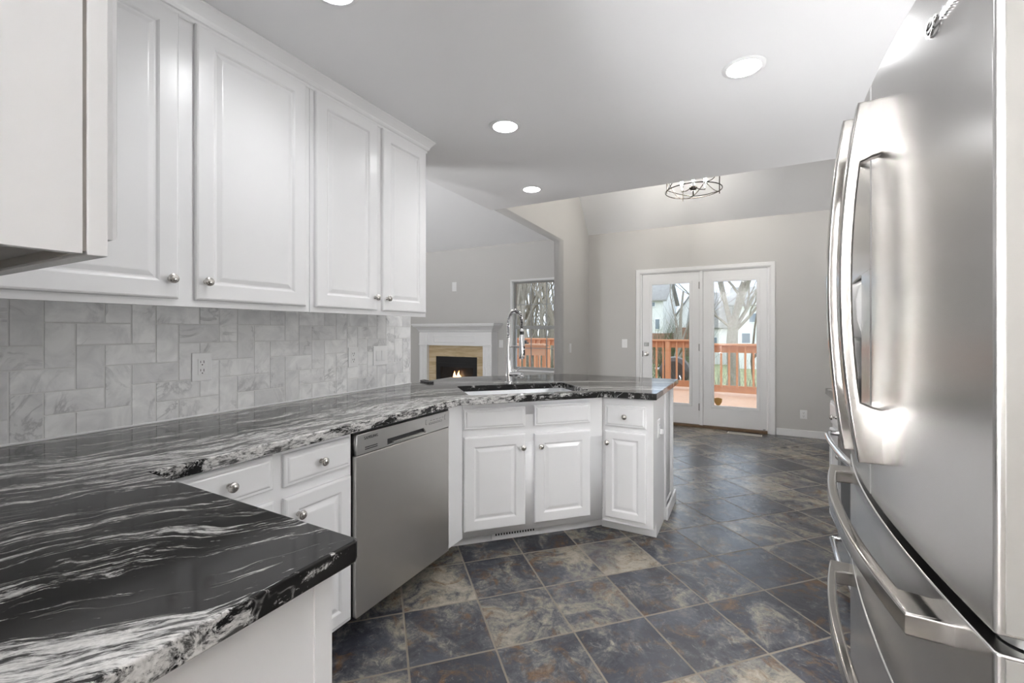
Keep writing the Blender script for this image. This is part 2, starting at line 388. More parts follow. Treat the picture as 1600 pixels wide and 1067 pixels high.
# backsplash: block herringbone marble
def backsplash():
    W, H = .079, .078; Y0, Z0 = .557, 1.148; g = .0016
    ya, yb, za, zb = -.10, 2.378, .912, 1.47
    bm = B(); lay = bm.faces.layers.float.new('tile'); rng = random.Random(4)
    def tile(y0, y1, z0, z1):
        y0, y1, z0, z1 = max(y0, ya), min(y1, yb), max(z0, za), min(z1, zb)
        y0 += g; y1 -= g; z0 += g; z1 -= g
        if y1 - y0 < .006 or z1 - z0 < .006: return
        r = rng.random(); c = .0012
        o = [bm.verts.new((BX - .003, y, z)) for y, z in ((y0, z0), (y1, z0), (y1, z1), (y0, z1))]
        i = [bm.verts.new((BX, y, z)) for y, z in ((y0 + c, z0 + c), (y1 - c, z0 + c), (y1 - c, z1 - c), (y0 + c, z1 - c))]
        fs = [bm.faces.new(i)] + [bm.faces.new((o[k], o[(k + 1) % 4], i[(k + 1) % 4], i[k])) for k in range(4)]
        for f in fs: f[lay] = r
    for i in range(-10, 26):
        for j in range(-5, 7):
            s = (i + j + 2) % 4
            if s == 0: tile(Y0 + i * W, Y0 + (i + 2) * W, Z0 + j * H, Z0 + (j + 1) * H)
            if s == 2: tile(Y0 + i * W, Y0 + (i + 1) * W, Z0 + j * H, Z0 + (j + 2) * H)
    o = struct('wall_backsplash', bx(WX, BX - .0015, -.10, 2.380, .905, 1.475), 'grout')
    t = new('marble_tiling', bm, 'marble', o); t['label'] = 'white marble tiles laid in a block herringbone'
    new('caulk_line', bx(BX - .002, BX + .004, -.10, 2.38, .9105, .917, bev=.001), 'trim', o)
backsplash()

# ------------------------------------------------------------------ patio doors and window
def casing():
    b = B(); P = [(0, .012), (.008, .022), (.045, .018), (.058, .010), (.062, 0)]
    def strip(path):
        for (i0, o0), (i1, o1) in zip(P, P[1:]):
            pa = [(x + sx * i0, YB - o0, z + sz * i0) for x, z, sx, sz in path]; pb = [(x + sx * i1, YB - o1, z + sz * i1) for x, z, sx, sz in path]
            for k in range(len(path) - 1):
                vs = [b.verts.new(v) for v in (pa[k], pa[k + 1], pb[k + 1], pb[k])]; b.faces.new(vs)
        pa = [(x, YB, z) for x, z, sx, sz in path]; pb = [(x, YB - P[0][1], z) for x, z, sx, sz in path]
        for k in range(len(path) - 1):
            b.faces.new([b.verts.new(v) for v in (pa[k], pa[k + 1], pb[k + 1], pb[k])])
    x0, x1, zt = -1.357, .337, 2.14
    strip([(x0, 0, 1, 0), (x0, zt, 1, -1), (x1, zt, -1, -1), (x1, 0, -1, 0)])
    bmesh.ops.remove_doubles(b, verts=b.verts, dist=1e-4)
    struct('trim_1', b, 'trim', label='white moulded casing around the patio doors')
    b = bx(DX0, DX0 + .022, YB, YB + .12, 0, DZ); box(b, DX1 - .022, DX1, YB, YB + .12, 0, DZ); box(b, DX0, DX1, YB, YB + .12, DZ - .022, DZ)
    box(b, -.528, -.488, YB - .004, YB + .12, .03, DZ - .022, bev=.003)
    struct('trim_2', b, 'trim', label='white door jambs and centre post')
    struct('trim_4', bx(DX0 + .022, DX1 - .022, YB - .03, YB + .13, .001, .03, bev=.004), 'threshold', label='dark wood threshold under the patio doors')
casing()
def patio_door(name, x0, x1, gx0, gx1, label):
    y0 = YB + .012; z0, z1 = .034, DZ - .026; gz0, gz1 = .30, 1.925
    fr = poly([[(x0, z0), (x1, z0), (x1, z1), (x0, z1)], [(gx0, gz0), (gx1, gz0), (gx1, gz1), (gx0, gz1)]], -(y0 + .045), -y0, bev=.002, mat=RX)
    d = struct(name, fr, 'trim'); d['label'] = label
    b = B(); f = .03
    for a0, a1, c0, c1 in ((gx0 - f, gx1 + f, gz1 - .006, gz1 + f), (gx0 - f, gx1 + f, gz0 - f, gz0 + .006), (gx0 - f, gx0 + .006, gz0, gz1), (gx1 - .006, gx1 + f, gz0, gz1)):
        box(b, a0, a1, y0 - .009, y0 + .004, c0, c1, bev=.004)
    new('glazing_bead', b, 'trim', d)
    new('pane', bx(gx0, gx1, y0 + .02, y0 + .026, gz0, gz1), 'glass', d)
    return d
d1 = patio_door('door_1', DX0 + .026, -.530, -1.145, -.650, 'left white patio door with deadbolt and knob, single tall pane')
d2 = patio_door('door_2', -.486, DX1 - .026, -.357, .140, 'right white patio door with an amber sticker low on its pane')
Ry = Matrix.Rotation(R(90), 4, 'X')
kn = new('door_knob', lathe(B(), [(.030, 0), (.030, .006), (.012, .010), (.011, .030), (.022, .036), (.028, .048), (.024, .060), (0, .064)], 20, T(-1.214, YB + .012, .957) @ Ry), 'nickel', d1, smooth=True)
new('deadbolt', box(bx(-1.247, -1.183, YB + .002, YB + .012, 1.065, 1.118, bev=.004), -1.236, -1.194, YB - .003, YB + .002, 1.078, 1.105, bev=.002), 'hinge', d1)
for z in (1.886, 1.06, .268):
    new('hinge', box(bx(-.533, -.523, YB - .004, YB + .006, z - .05, z + .05, bev=.003), -.540, -.530, YB + .008, YB + .013, z - .045, z + .045), 'hinge', d1)
new('strike_plate', bx(DX0 + .024, DX0 + .032, YB + .004, YB + .012, .92, 1.0), 'bronze', d1)
sh = [(-.355, .392), (-.330, .402), (-.306, .404), (-.282, .402), (-.257, .392), (-.262, .345), (-.285, .31), (-.306, .298), (-.327, .31), (-.350, .345)]
st = new('window_sticker', poly([sh], -(YB + .031), -(YB + .0295), mat=RX), 'amber', d2); st['label'] = 'amber shield shaped sticker'
new('foot_bolt', bx(.205, .232, YB - .004, YB + .013, .036, .052, bev=.003), 'hinge', d2)

def window():
    y = YB + .05
    o = struct('window_1', poly([[(WX0, WZ0), (WX1, WZ0), (WX1, WZ1), (WX0, WZ1)], [(WX0 + .035, WZ0 + .04), (WX1 - .035, WZ0 + .04), (WX1 - .035, WZ1 - .035), (WX0 + .035, WZ1 - .035)]], -(y + .06), -y, bev=.002, mat=RX), 'alum')
    o['label'] = 'grey framed double hung window with thin grid bars'
    zm = 1.335; b = bx(WX0 + .035, WX1 - .035, y - .004, y + .03, zm - .028, zm + .028, bev=.003)
    new('meeting_rail', b, 'alum', o)
    for z0, z1 in ((zm + .028, WZ1 - .035), (WZ0 + .04, zm - .028)):
        g = B(); zc = z0 + (z1 - z0) * .5
        box(g, WX0 + .035, WX1 - .035, y + .018, y + .026, zc - .006, zc + .006)
        for x in (-3.036, -2.765, -2.50): box(g, x - .007, x + .007, y + .018, y + .026, z0, z1)
        new('grid_bars', g, 'alum', o)
        new('pane', bx(WX0 + .035, WX1 - .035, y + .028, y + .033, z0, z1), 'glass', o)
    new('window_sill', bx(WX0 - .03, WX1, YB - .03, y + .004, WZ0 - .022, WZ0 - .001, bev=.004), 'trim', o)
    b = bx(WX0 - .026, WX0 - .001, YB - .012, YB + .0, WZ0, WZ1 + .024, bev=.003); box(b, WX0 - .026, WX1, YB - .012, YB, WZ1 + .001, WZ1 + .024, bev=.003)
    box(b, WX0 + .0005, WX0 + .010, YB, y, WZ0, WZ1); box(b, WX0, WX1, YB, y, WZ1 - .008, WZ1 - .0005)
    new('window_casing', b, 'trim', o)
window()

# ------------------------------------------------------------------ cabinet kit (local x = right, -y = out of the face, z up)
DOORP = lambda fw: [(0, 0), (0, .012), (.003, .017), (.008, .019), (fw, .019), (fw + .004, .0165), (fw + .009, .012), (fw + .014, .012), (fw + .030, .0175), (fw + .034, .018)]
DRAWP = [(0, 0), (0, .010), (.004, .013), (.012, .0135), (.016, .017), (.020, .018)]
def knob(parent, x, z, out=.019):
    m = T(x, -out, z) @ Matrix.Rotation(R(90), 4, 'X')
    return new('knob', lathe(B(), [(.009, 0), (.0085, .004), (.0055, .008), (.006, .014), (.0135, .018), (.0165, .023), (.0155, .0275), (.011, .0305), (.0105, .0325), (.006, .0345), (0, .035)], 18, m), 'nickel', parent, smooth=True)
def door(root, x0, x1, z0, z1, kx=None, kz=None, fw=.058, name='door'):
    d = new(name, nested(B(), x1 - x0, z1 - z0, DOORP(fw)), 'white', root, (x0, 0, z0))
    if kx is not None: knob(d, kx - x0, kz - z0)
    return d
def drawer(root, x0, x1, z0, z1, kn=True, name='drawer'):
    d = new(name, nested(B(), x1 - x0, z1 - z0, DRAWP), 'white', root, (x0, 0, z0))
    if kn: knob(d, (x1 - x0) / 2, (z1 - z0) / 2, .018)
    return d

# left wall cabinets
UZ0, UZ1 = 1.362, 2.392
def upper(label, y0, y1, doors):
    r = thing('wall_cabinet', label, 'cabinet', (-1.75, y0, UZ0), 90)
    w = y1 - y0
    b = bx(0, w, 0, .018, 0, UZ1 - UZ0, bev=.0015); box(b, 0, w, .018, .318, .018, UZ1 - UZ0)
    new('carcass', b, 'white', r)
    for a0, a1, kx in doors: door(r, a0 - y0, a1 - y0, .025, UZ1 - UZ0 - .012, kx - y0, .092 if kx else None)
    return r
upper('white wall cabinet over the left end of the marble, big double doors', .255, 1.327, [(.315, .800, .772), (.853, 1.300, .884)])
upper('narrower white wall cabinet at the open end of the upper run', 1.329, 2.150, [(1.350, 1.733, 1.709), (1.770, 2.135, 1.796)])
def crown():
    P = [(.001, 2.378), (.004, 2.376), (.007, 2.380), (.007, 2.392), (.012, 2.396), (.017, 2.404), (.019, 2.412), (.027, 2.424), (.040, 2.442), (.045, 2.448), (.045, CZ - .001), (0.001, CZ - .001)]
    b = B(); rings = []
    for path in range(3):
        rings.append([b.verts.new({0: (-1.75 + d, .20, z), 1: (-1.75 + d, 2.15 + d, z), 2: (WX + .001, 2.15 + d, z)}[path]) for d, z in P])
    for p, q in zip(rings, rings[1:]):
        for i in range(len(P)): b.faces.new((p[i], p[(i + 1) % len(P)], q[(i + 1) % len(P)], q[i]))
    b.faces.new(rings[0]); b.faces.new(rings[-1])
    tag(new('crown_moulding', b, 'white'), 'white crown moulding where the left wall cabinets meet the ceiling', 'moulding')
crown()
def near_upper():
    r = thing('wall_cabinet', 'white wall cabinet close to the lens, cropped, showing its plain end', 'cabinet', (-.66, .2315, UZ0), 180)
    w = 1.085
    new('face_frame', bx(0, w, 0, .0185, 0, UZ1 - UZ0 + .055, bev=.0012), 'white', r)
    new('carcass', box(bx(.0005, .015, .0225, .33, .001, UZ1 - UZ0 + .055), .015, w, .0225, .33, .02, UZ1 - UZ0 + .05), 'white', r)
    s = new('caulk_seam', bx(.003, w, .0185, .0225, .004, UZ1 - UZ0 + .05), 'gap', r)
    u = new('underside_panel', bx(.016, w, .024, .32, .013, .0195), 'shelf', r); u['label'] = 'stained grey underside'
    door(r, .022, .50, .024, UZ1 - UZ0 - .012, .47, .09)
    door(r, .56, 1.02, .024, UZ1 - UZ0 - .012, .59, .09)
near_upper()

# base cabinets under the long run
CT, CB = .91, .871
def base_left():
    y0, y1 = .58, 1.262
    r = thing('base_cabinet', 'white base cabinet left of the dishwasher with two drawers', 'cabinet', (-1.412, y0, 0), 90)
    b = bx(0, y1 - y0, 0, .60, .105, CB - .002, bev=.0015); new('carcass', b, 'white', r)
    new('toe_kick', bx(0, y1 - y0, .12, .14, .001, .105), 'darkgap', r)
    drawer(r, .05, .924 - y0, .742, .858)
    door(r, .05, .924 - y0, .125, .705, .30, .63)
    drawer(r, .963 - y0, 1.250 - y0, .735, .850)
    door(r, .963 - y0, 1.250 - y0, .125, .697, 1.012 - y0, .630, fw=.05)
base_left()
def base_near():
    r = thing('base_cabinet', 'white cabinet end panel under the black stone corner nearest the lens', 'cabinet', (-.632, .524, 0), 180)
    new('carcass', bx(.022, .735, .004, .60, .10, CB - .002), 'white', r)
    new('end_panel', bx(.004, .022, .0, .60, .02, CB - .002, bev=.001), 'white', r)
    new('corner_stile', bx(0, .0045, 0, .034, .02, CB - .002), 'white', r)
    door(r, .06, .70, .125, .84)
base_near()

# dishwasher
def dishwasher():
    y0 = 1.272; r = thing('dishwasher', 'stainless steel dishwasher under the counter, left of the corner cabinet', 'dishwasher', (-1.392, y0, 0), 90)
    w = .632
    new('tub', bx(.004, w - .004, .024, .57, .10, .862), 'darkgap', r)
    new('toe_kick', bx(.004, w - .004, .14, .16, .001, .10), 'black', r)
    dr = new('door', bx(0, w, 0, .024, .105, .765, bev=.004), 'steeld', r)
    cp = poly([[(0, .768), (w, .768), (w, .853), (0, .853)], [(.175, .774), (.445, .774), (.420, .800), (.175, .800)]], -.024, .002, bev=.002, mat=RX)
    c = new('control_panel', cp, 'steelp', r); c['label'] = 'satin control strip with recessed grip'
    new('grip_recess', bx(.172, .448, .012, .022, .771, .803), 'darkgap', c)
    new('grip_lip', bx(.215, .425, -.001, .012, .7755, .782, bev=.001), 'steelp', c)
    text('SAMSUNG', .017, T(.040, -.0022, .826) @ RX, 'lettering', 'black', c)
    for z in (.783, .791): new('vent_slot', bx(.045, .115, -.0026, .0, z, z + .0035), 'black', c)
    b = B()
    for k in range(5): box(b, .470 + k * .024, .485 + k * .024, -.0026, 0, .8265, .8280)
    for k in range(4):
        x = .462 + k * .028
        for a in ((x, x + .020, .808, .8090), (x, x + .020, .8155, .8165), (x, x + .001, .808, .8165), (x + .019, x + .020, .808, .8165)): box(b, a[0], a[1], -.0026, 0, a[2], a[3])
    for x, s in ((.435, 1), (.590, 1)):
        for a in ((x, x + .001, .812, .836), (x, x + .010, .835, .836), (x, x + .010, .812, .813)): box(b, a[0], a[1], -.0026, 0, a[2], a[3])
    new('printed_symbols', b, 'black', c)
dishwasher()

# corner sink cabinet (diagonal) and end cabinet
def corner_sink():
    r = thing('sink_cabinet', 'white diagonal corner cabinet below the sink, two doors', 'cabinet', (-1.412, 2.06, 0), 45)
    L = .884
    b = poly([[(0, 0), (L, 0), (L - .06, .55), (.06, .55)]], .10, .62); box(b, 0, L, 0, .05, .62, CB - .002)
    box(b, -.135, -.001, .0, .02, .10, CB - .002, mat=Matrix.Rotation(R(45), 4, 'Z'))
    new('carcass', b, 'white', r)
    new('toe_kick', bx(-.06, L + .12, .125, .14, .001, .105), 'white', r)
    x0 = .005
    drawer(r, .005, .372, .715, .832, False, 'false_drawer'); drawer(r, .428, .796, .713, .834, False, 'false_drawer')
    door(r, .005, .372, .138, .674, .352, .596); door(r, .428, .796, .138, .668, .462, .594)
    v = new('toe_vent', bx(.20, .50, .112, .125, .012, .098, bev=.002), 'trim', r)
    b = B()
    for k in range(15): box(b, .222 + k * .0172, .230 + k * .0172, .109, .113, .035, .080)
    new('vent_slots', b, 'black', v)
corner_sink()
def end_cab():
    r = thing('base_cabinet', 'slim white base cabinet at the tip of the peninsula, one drawer', 'cabinet', (-.795, 2.69, 0), 0)
    w = .318
    new('carcass', bx(.008, w - .001, 0, .395, .092, CB - .002, bev=.0012), 'white', r)
    new('toe_kick', bx(-.03, w - .003, .115, .39, .001, .0925), 'white', r)
    drawer(r, .028, .277, .690, .822); door(r, .028, .277, .125, .660, .046, .590, fw=.045)
end_cab()
def bx_plate(r, w, h, t=.006): return new('plate', bx(-w / 2, w / 2, -t, 0, -h / 2, h / 2, bev=.0025), 'plastic', r)
def outlet(label, loc, rz, deco=True, w=.078, h=.122, plug=False, group=None):
    r = thing('wall_outlet', label, 'outlet', loc, rz)
    bx_plate(r, w, h)
    if deco:
        f = new('receptacle', bx(-.017, .017, -.0078, -.005, -.034, .034, bev=.001), 'plastic', r); zs = (.018, -.018)
    else:
        b = B()
        for z in (.020, -.020): lathe(b, [(.0, -.005), (.0168, -.005), (.0168, -.0078), (.0, -.0078)], 20, T(0, 0, z) @ Matrix.Rotation(R(-90), 4, 'X'))
        f = new('receptacle', b, 'plastic', r); zs = (.020, -.020)
    b = B()
    for z in zs:
        box(b, -.0075, -.0055, -.0084, -.0076, z - .001, z + .008); box(b, .0050, .0072, -.0084, -.0076, z - .0025, z + .009)
        lathe(b, [(0, 0), (.0026, 0), (.0026, .001), (0, .001)], 10, T(0, -.0074, z - .009) @ RX)
    new('slots', b, 'black', f)
    if plug: new('plug', bx(-.014, .014, -.030, -.0078, -.034, -.004, bev=.005), 'plastic', r)
    return r
def switch(label, loc, rz, n=1, w=.076, h=.122):
    r = thing('light_switch', label, 'switch', loc, rz); bx_plate(r, w, h)
    for k in range(n):
        x = (k - (n - 1) / 2) * .046
        s = new('rocker', bx(x - .016, x + .016, -.009, -.005, -.033, .033, bev=.0015), 'plastic', r)
        s.rotation_euler = (R(3 if k % 2 else -3), 0, 0)
    return r
outlet('white outlet on the marble wall, nearest the lens', (BX, 1.038, 1.122), 90)
outlet('white outlet on the marble wall beside the double switch', (BX, 1.863, 1.121), 90, w=.072, h=.118)
switch('white double rocker switch at the right end of the marble wall', (BX, 2.085, 1.119), 90, 2, w=.122)
outlet('white outlet with a plug in it on the peninsula end', (-.478, 2.86, .665), 90, w=.07, h=.115, plug=True)
outlet('white outlet low on the grey wall right of the patio doors', (.627, YB, .272), 0, False, w=.072, h=.108)
switch('white switch on the grey wall left of the patio doors', (-1.518, YB, 1.101), 0)
switch('white switch on the divider wall beside the opening', (-2.055, 5.52, 1.05), 90)
switch('white switch beside the fireplace, left of the window', (-3.55, YB, 1.068), 0, w=.075, h=.125)
b = thing('wall_plate', 'small white plate high on the wall above the mantel', 'wall plate', (-4.49, YB, 2.055)); bx_plate(b, .09, .16)
new('socket', bx(-.02, .02, -.009, -.005, -.045, .045, bev=.002), 'plastic', b)

# ------------------------------------------------------------------ countertop, sink, tap
n2 = Vector((.7071, -.7071)); t2 = Vector((.7071, .7071))
def nt_(n, t): q = n2 * n + t2 * t; return (q.x, q.y)
def rounded(c, r=.03, k=4):
    out = []
    for i, p in enumerate(c):
        p = Vector(p); a = (Vector(c[i - 1]) - p).normalized(); d = (Vector(c[(i + 1) % len(c)]) - p).normalized()
        s, e = p + a * r, p + d * r
        for j in range(k + 1):
            u = j / k; out.append(tuple((s * (1 - u) ** 2 + p * 2 * u * (1 - u) + e * u * u)))
    return out
outer = [(BX + .001, -.098), (-.598, -.098), (-.598, .545), (-.606, .556), (-1.365, .562), (-1.365, 1.965), (-.745, 2.628), (-.452, 2.648), (-.446, 3.545), (-1.36, 3.545), (-2.068, 2.84), (-2.068, 2.386), (BX + .001, 2.38)]
sink_c = [nt_(-2.455, .50), nt_(-2.455, 1.255), nt_(-2.885, 1.255), nt_(-2.885, .50)]
so = rounded(sink_c, .03)
tag(new('countertop', poly([outer, so], CB, CT, bev=.005), 'granite', smooth=True), 'black and white streaked stone worktop, wrapping from the lens to the peninsula', 'worktop')
def sink():
    r = thing('sink', 'undermount stainless sink basin set in the corner worktop', 'sink', (*nt_(-2.67, .8775), 0))
    rx, ry = .3775, .215; b = B(); rings = []
    def ring(dx, z, rr):
        c = [(-dx - rx, -dx - ry), (rx + dx, -ry - dx), (rx + dx, ry + dx), (-rx - dx, ry + dx)]
        m = Matrix.Rotation(R(45), 4, 'Z')
        return [b.verts.new(m @ Vector((x, y, z))) for x, y in rounded(c, rr)]
    for dx, z, rr in ((.02, CB - .001, .03), (.004, CB - .001, .03), (.004, CB - .003, .03), (-.004, CB - .17, .03), (-.02, CB - .19, .03), (-.03, CB - .193, .03)): rings.append(ring(dx, z, rr))
    for p, q in zip(rings, rings[1:]):
        n = len(p)
        for i in range(n): b.faces.new((p[i], p[(i + 1) % n], q[(i + 1) % n], q[i]))
    b.faces.new(rings[-1])
    new('basin', b, 'sinksteel', r, smooth=True)
    new('drain', lathe(B(), [(0, CB - .1915), (.03, CB - .1915), (.042, CB - .190), (.045, CB - .1925)], 20), 'chrome', r, smooth=True)
sink()
def faucet():
    bx0, by0 = nt_(-2.975, .885)
    r = thing('faucet', 'tall chrome spring tap arching over the sink', 'tap', (bx0, by0, CT), -14)   # local x points over the sink
    new('base', lathe(B(), [(.029, 0), (.029, .006), (.024, .010), (.022, .05), (.0205, .20), (.016, .215), (.0145, .30), (.0145, .318)], 24), 'chrome', r, smooth=True)
    H0, Rr = .43, .062
    path = [(0, 0, z) for z in [.30 + .01 * k for k in range(14)]]
    path += [(Rr - Rr * math.cos(R(a)), 0, H0 + Rr * math.sin(R(a)) * 1.25) for a in range(0, 181, 9)]
    path += [(2 * Rr, 0, H0 - .01 * k) for k in range(1, 6)]
    new('hose', tube(B(), path, .0075, 10), 'black', r, smooth=True)
    pv = [Vector(p) for p in path]; L = [0]
    for p, q in zip(pv, pv[1:]): L.append(L[-1] + (q - p).length)
    turns = 36; n = turns * 10; pts = []
    for i in range(n + 1):
        s = L[-1] * i / n; k = max(j for j in range(len(L)) if L[j] <= s + 1e-9); k = min(k, len(L) - 2)
        u = (s - L[k]) / (L[k + 1] - L[k]); c = pv[k].lerp(pv[k + 1], u); d = (pv[k + 1] - pv[k]).normalized()
        y = Vector((0, 1, 0)); e = d.cross(y); a = 2 * math.pi * turns * i / n
        pts.append(c + (y * math.cos(a) + e * math.sin(a)) * .0125)
    new('spring', tube(B(), pts, .0030, 5), 'chrome', r, smooth=True)
    x = 2 * Rr
    hd = new('spray_head', lathe(B(), [(.010, .385), (.0125, .38), (.0135, .345), (.019, .325), (.020, .22), (.022, .19), (.018, .175), (0, .175)], 20, T(x, 0, 0)), 'chrome', r, smooth=True)
    new('collar', lathe(B(), [(.0135, .365), (.0145, .363), (.0145, .335), (.0135, .333)], 18, T(x, 0, 0)), 'black', hd)
    new('spray_buttons', box(bx(x + .012, x + .0235, -.007, .007, .245, .262, bev=.003), x + .012, x + .0245, -.009, .009, .200, .238, bev=.004), 'black', hd)
    new('holder_arm', tube(B(), [(.0, 0, .255), (.05, 0, .258), (x - .01, 0, .258)], .0055, 8), 'chrome', r, smooth=True)
    new('lever', tube(B(), [(.018, .0, .075), (.05, .012, .082), (.095, .02, .11)], [.011, .008, .004], 10), 'chrome', r, smooth=True)
    new('spout', box(tube(B(), [(.0, 0, .060), (.03, 0, .062), (.09, 0, .066), (.125, 0, .064)], [.015, .015, .014, .014], 12), .095, .137, -.016, .016, .042, .060, bev=.005), 'chrome', r, smooth=True)
faucet()
def remote():
    r = thing('remote_control', 'black remote lying on the worktop where the marble ends', 'remote', (-2.00, 2.47, CT), -28)
    new('case', bx(-.075, .075, -.022, .022, .0, .013, bev=.004), 'black', r)
    b = B()
    for i in range(6):
        for j in range(2): box(b, -.06 + i * .02, -.05 + i * .02, -.012 + j * .014, -.004 + j * .014, .0125, .0145)
    new('buttons', b, 'darkgap', r)
remote()

# ------------------------------------------------------------------ refrigerator (local x = towards the lens side, -y = front)
def fridge():
    r = thing('refrigerator', 'large stainless French door refrigerator filling the right edge', 'refrigerator', (.237, 1.04, 0), -91.8)
    Wd, bow = .42, .028
    fy = lambda x: -bow * (1 - (x / Wd) ** 2)
    new('cabinet_body', bx(-.412, .412, .085, .855, .03, 1.715, bev=.004), 'steels', r)
    new('base_grille', bx(-.40, .40, .05, .085, .01, .06), 'black', r)
    def outline(x0, x1, r0, r1, back=.075):
        pts = []; n = 16
        def arc(x, sgn, rad):
            o = []
            for k in range(6):
                a = R(90 * k / 5); o.append((x + sgn * (rad - rad * math.sin(a)), fy(x + sgn * rad) + rad - rad * math.cos(a)))
            return o[::-1]   # from the side to the front
        pts += arc(x0, 1, r0)
        for k in range(1, n): pts.append((x0 + r0 + (x1 - r1 - x0 - r0) * k / n, fy(x0 + r0 + (x1 - r1 - x0 - r0) * k / n)))
        pts += arc(x1, -1, r1)[::-1]
        return [(x0, fy(x0) + r0 + .003)] + pts + [(x1, fy(x1) + r1 + .003), (x1, back), (x0, back)]
    ol = lambda *a: [(x, y) for x, y in outline(*a)]
    nd = new('door', poly([ol(.003, Wd, .005, .005)], .968, 1.737, bev=.002), 'steel', r, smooth=True); nd['label'] = 'near fridge door with emblem'
    # far door carries the dispenser: pieces around its opening
    b = poly([ol(-Wd, -.003, .012, .005)], 1.392, 1.737, bev=.001); merge(b, poly([ol(-Wd, -.003, .012, .005)], .968, 1.02, bev=.001))
    merge(b, poly([ol(-Wd, -.325, .012, .001)], 1.02, 1.392)); merge(b, poly([ol(-.098, -.003, .001, .005)], 1.02, 1.392))
    fd = new('door', b, 'steel', r, smooth=True); fd['label'] = 'far fridge door with water dispenser'
    dp = new('dispenser', bx(-.325, -.098, .05, .07, 1.02, 1.392), 'darkgap', fd); dp['label'] = 'dark dispenser recess'
    cpn = poly([[(-.024, 1.262), (-.034, 1.30), (-.036, 1.34), (-.030, 1.37), (-.012, 1.39), (.05, 1.39), (.05, 1.262)]], -.323, -.100, bev=.002, mat=YZ)
    new('control_panel', cpn, 'plastic', dp)
    new('paddle', bx(-.235, -.19, .03, .05, 1.13, 1.24, bev=.006), 'black', dp)
    new('drip_tray', bx(-.322, -.10, -.02, .05, 1.021, 1.032, bev=.002), 'darkgap', dp)
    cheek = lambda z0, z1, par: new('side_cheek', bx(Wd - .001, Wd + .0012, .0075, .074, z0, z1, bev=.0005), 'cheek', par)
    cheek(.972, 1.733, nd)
    # gaskets
    new('gasket', bx(-.40, .40, .062, .088, .07, 1.72), 'black', r)
    # drawers
    for z0, z1, nm in ((.722, .950, 'middle drawer'), (.065, .715, 'freezer drawer')):
        d = new('drawer', poly([ol(-Wd, Wd, .012, .005)], z0, z1, bev=.003), 'steel', r, smooth=True); d['label'] = nm
        cheek(z0 + .004, z1 - .004, d)
        zh = (.903, .932) if z0 > .5 else (.653, .686)
        X = .345; n = 24; out = []; inn = []
        for k in range(n + 1):
            x = -X + 2 * X * k / n; q = 1 - (x / X) ** 2
            out.append((x, fy(x) - .044 - .012 * q))
        Xi = X - .062
        for k in range(n + 1):
            x = Xi - 2 * Xi * k / n; q = 1 - (x / X) ** 2
            inn.append((x, fy(x) - .026 - .012 * q))
        pts = out + [(X, fy(X) + .004), (Xi + .006, fy(Xi) + .004), (Xi + .002, fy(Xi) - .016)] + inn + [(-Xi - .002, fy(Xi) - .016), (-Xi - .006, fy(Xi) + .004), (-X, fy(X) + .004)]
        new('handle', poly([pts], zh[0], zh[1], bev=.004), 'steelh', d, smooth=True)
    # vertical handles
    for x, par, za, zb in ((.072, nd, 1.046, 1.674), (-.095, fd, 1.030, 1.712)):
        f0 = fy(x); n = 24; out = []; inn = []; zc = (za + zb) / 2; h = (zb - za) / 2
        for k in range(n + 1):
            z = za + 2 * h * k / n; q = 1 - ((z - zc) / h) ** 2; out.append((f0 - .032 - .027 * q, z))
        hi = h - .105
        for k in range(n + 1):
            z = zc + hi - 2 * hi * k / n; q = 1 - ((z - zc) / h) ** 2; inn.append((f0 - .013 - .027 * q, z))
        pts = out + [(f0 + .004, zb), (f0 + .004, zb - .094), (f0 - .012, zb - .098)] + inn + [(f0 - .012, za + .098), (f0 + .004, za + .094), (f0 + .004, za)]
        new('handle', poly([pts], x - .014, x + .014, bev=.004, mat=YZ), 'steelh', par, smooth=True)
    # hinge hardware in the gap at the lens-side corner, and top hinge cover
    new('hinge_cover', lathe(B(), [(.022, .952), (.022, .966)], 20, T(.385, .035, 0)), 'hinge', r, smooth=True)
    new('hinge_cover', bx(.30, .40, .03, .14, 1.7375, 1.752, bev=.004), 'black', r)
    # raised chrome emblem, upper corner of the near door
    m = Matrix.Rotation(R(90), 4, 'X')
    b = B(); cx, cz = .292, 1.664
    ring = [(cx + .014 * math.cos(R(a)), fy(cx) - .0025, cz + .010 * math.sin(R(a))) for a in range(0, 360, 15)]
    tube(b, ring, .0017, 6, True)
    ring = [(cx + .004 + .019 * math.cos(R(a)), fy(cx) - .002, cz + .004 * math.sin(R(a)) + .003) for a in range(0, 360, 15)]
    tube(b, ring, .0013, 6, True)
    for k, (dx, hh) in enumerate(((.024, .010), (.030, .014), (.035, .010), (.041, .010), (.046, .014), (.052, .010), (.057, .014))):
        x = cx + dx; box(b, x, x + .0028, fy(x) - .003, fy(x) + .001, cz - .006, cz - .006 + hh, bev=.0006)
    new('emblem', b, 'chrome', nd, smooth=True)
fridge()

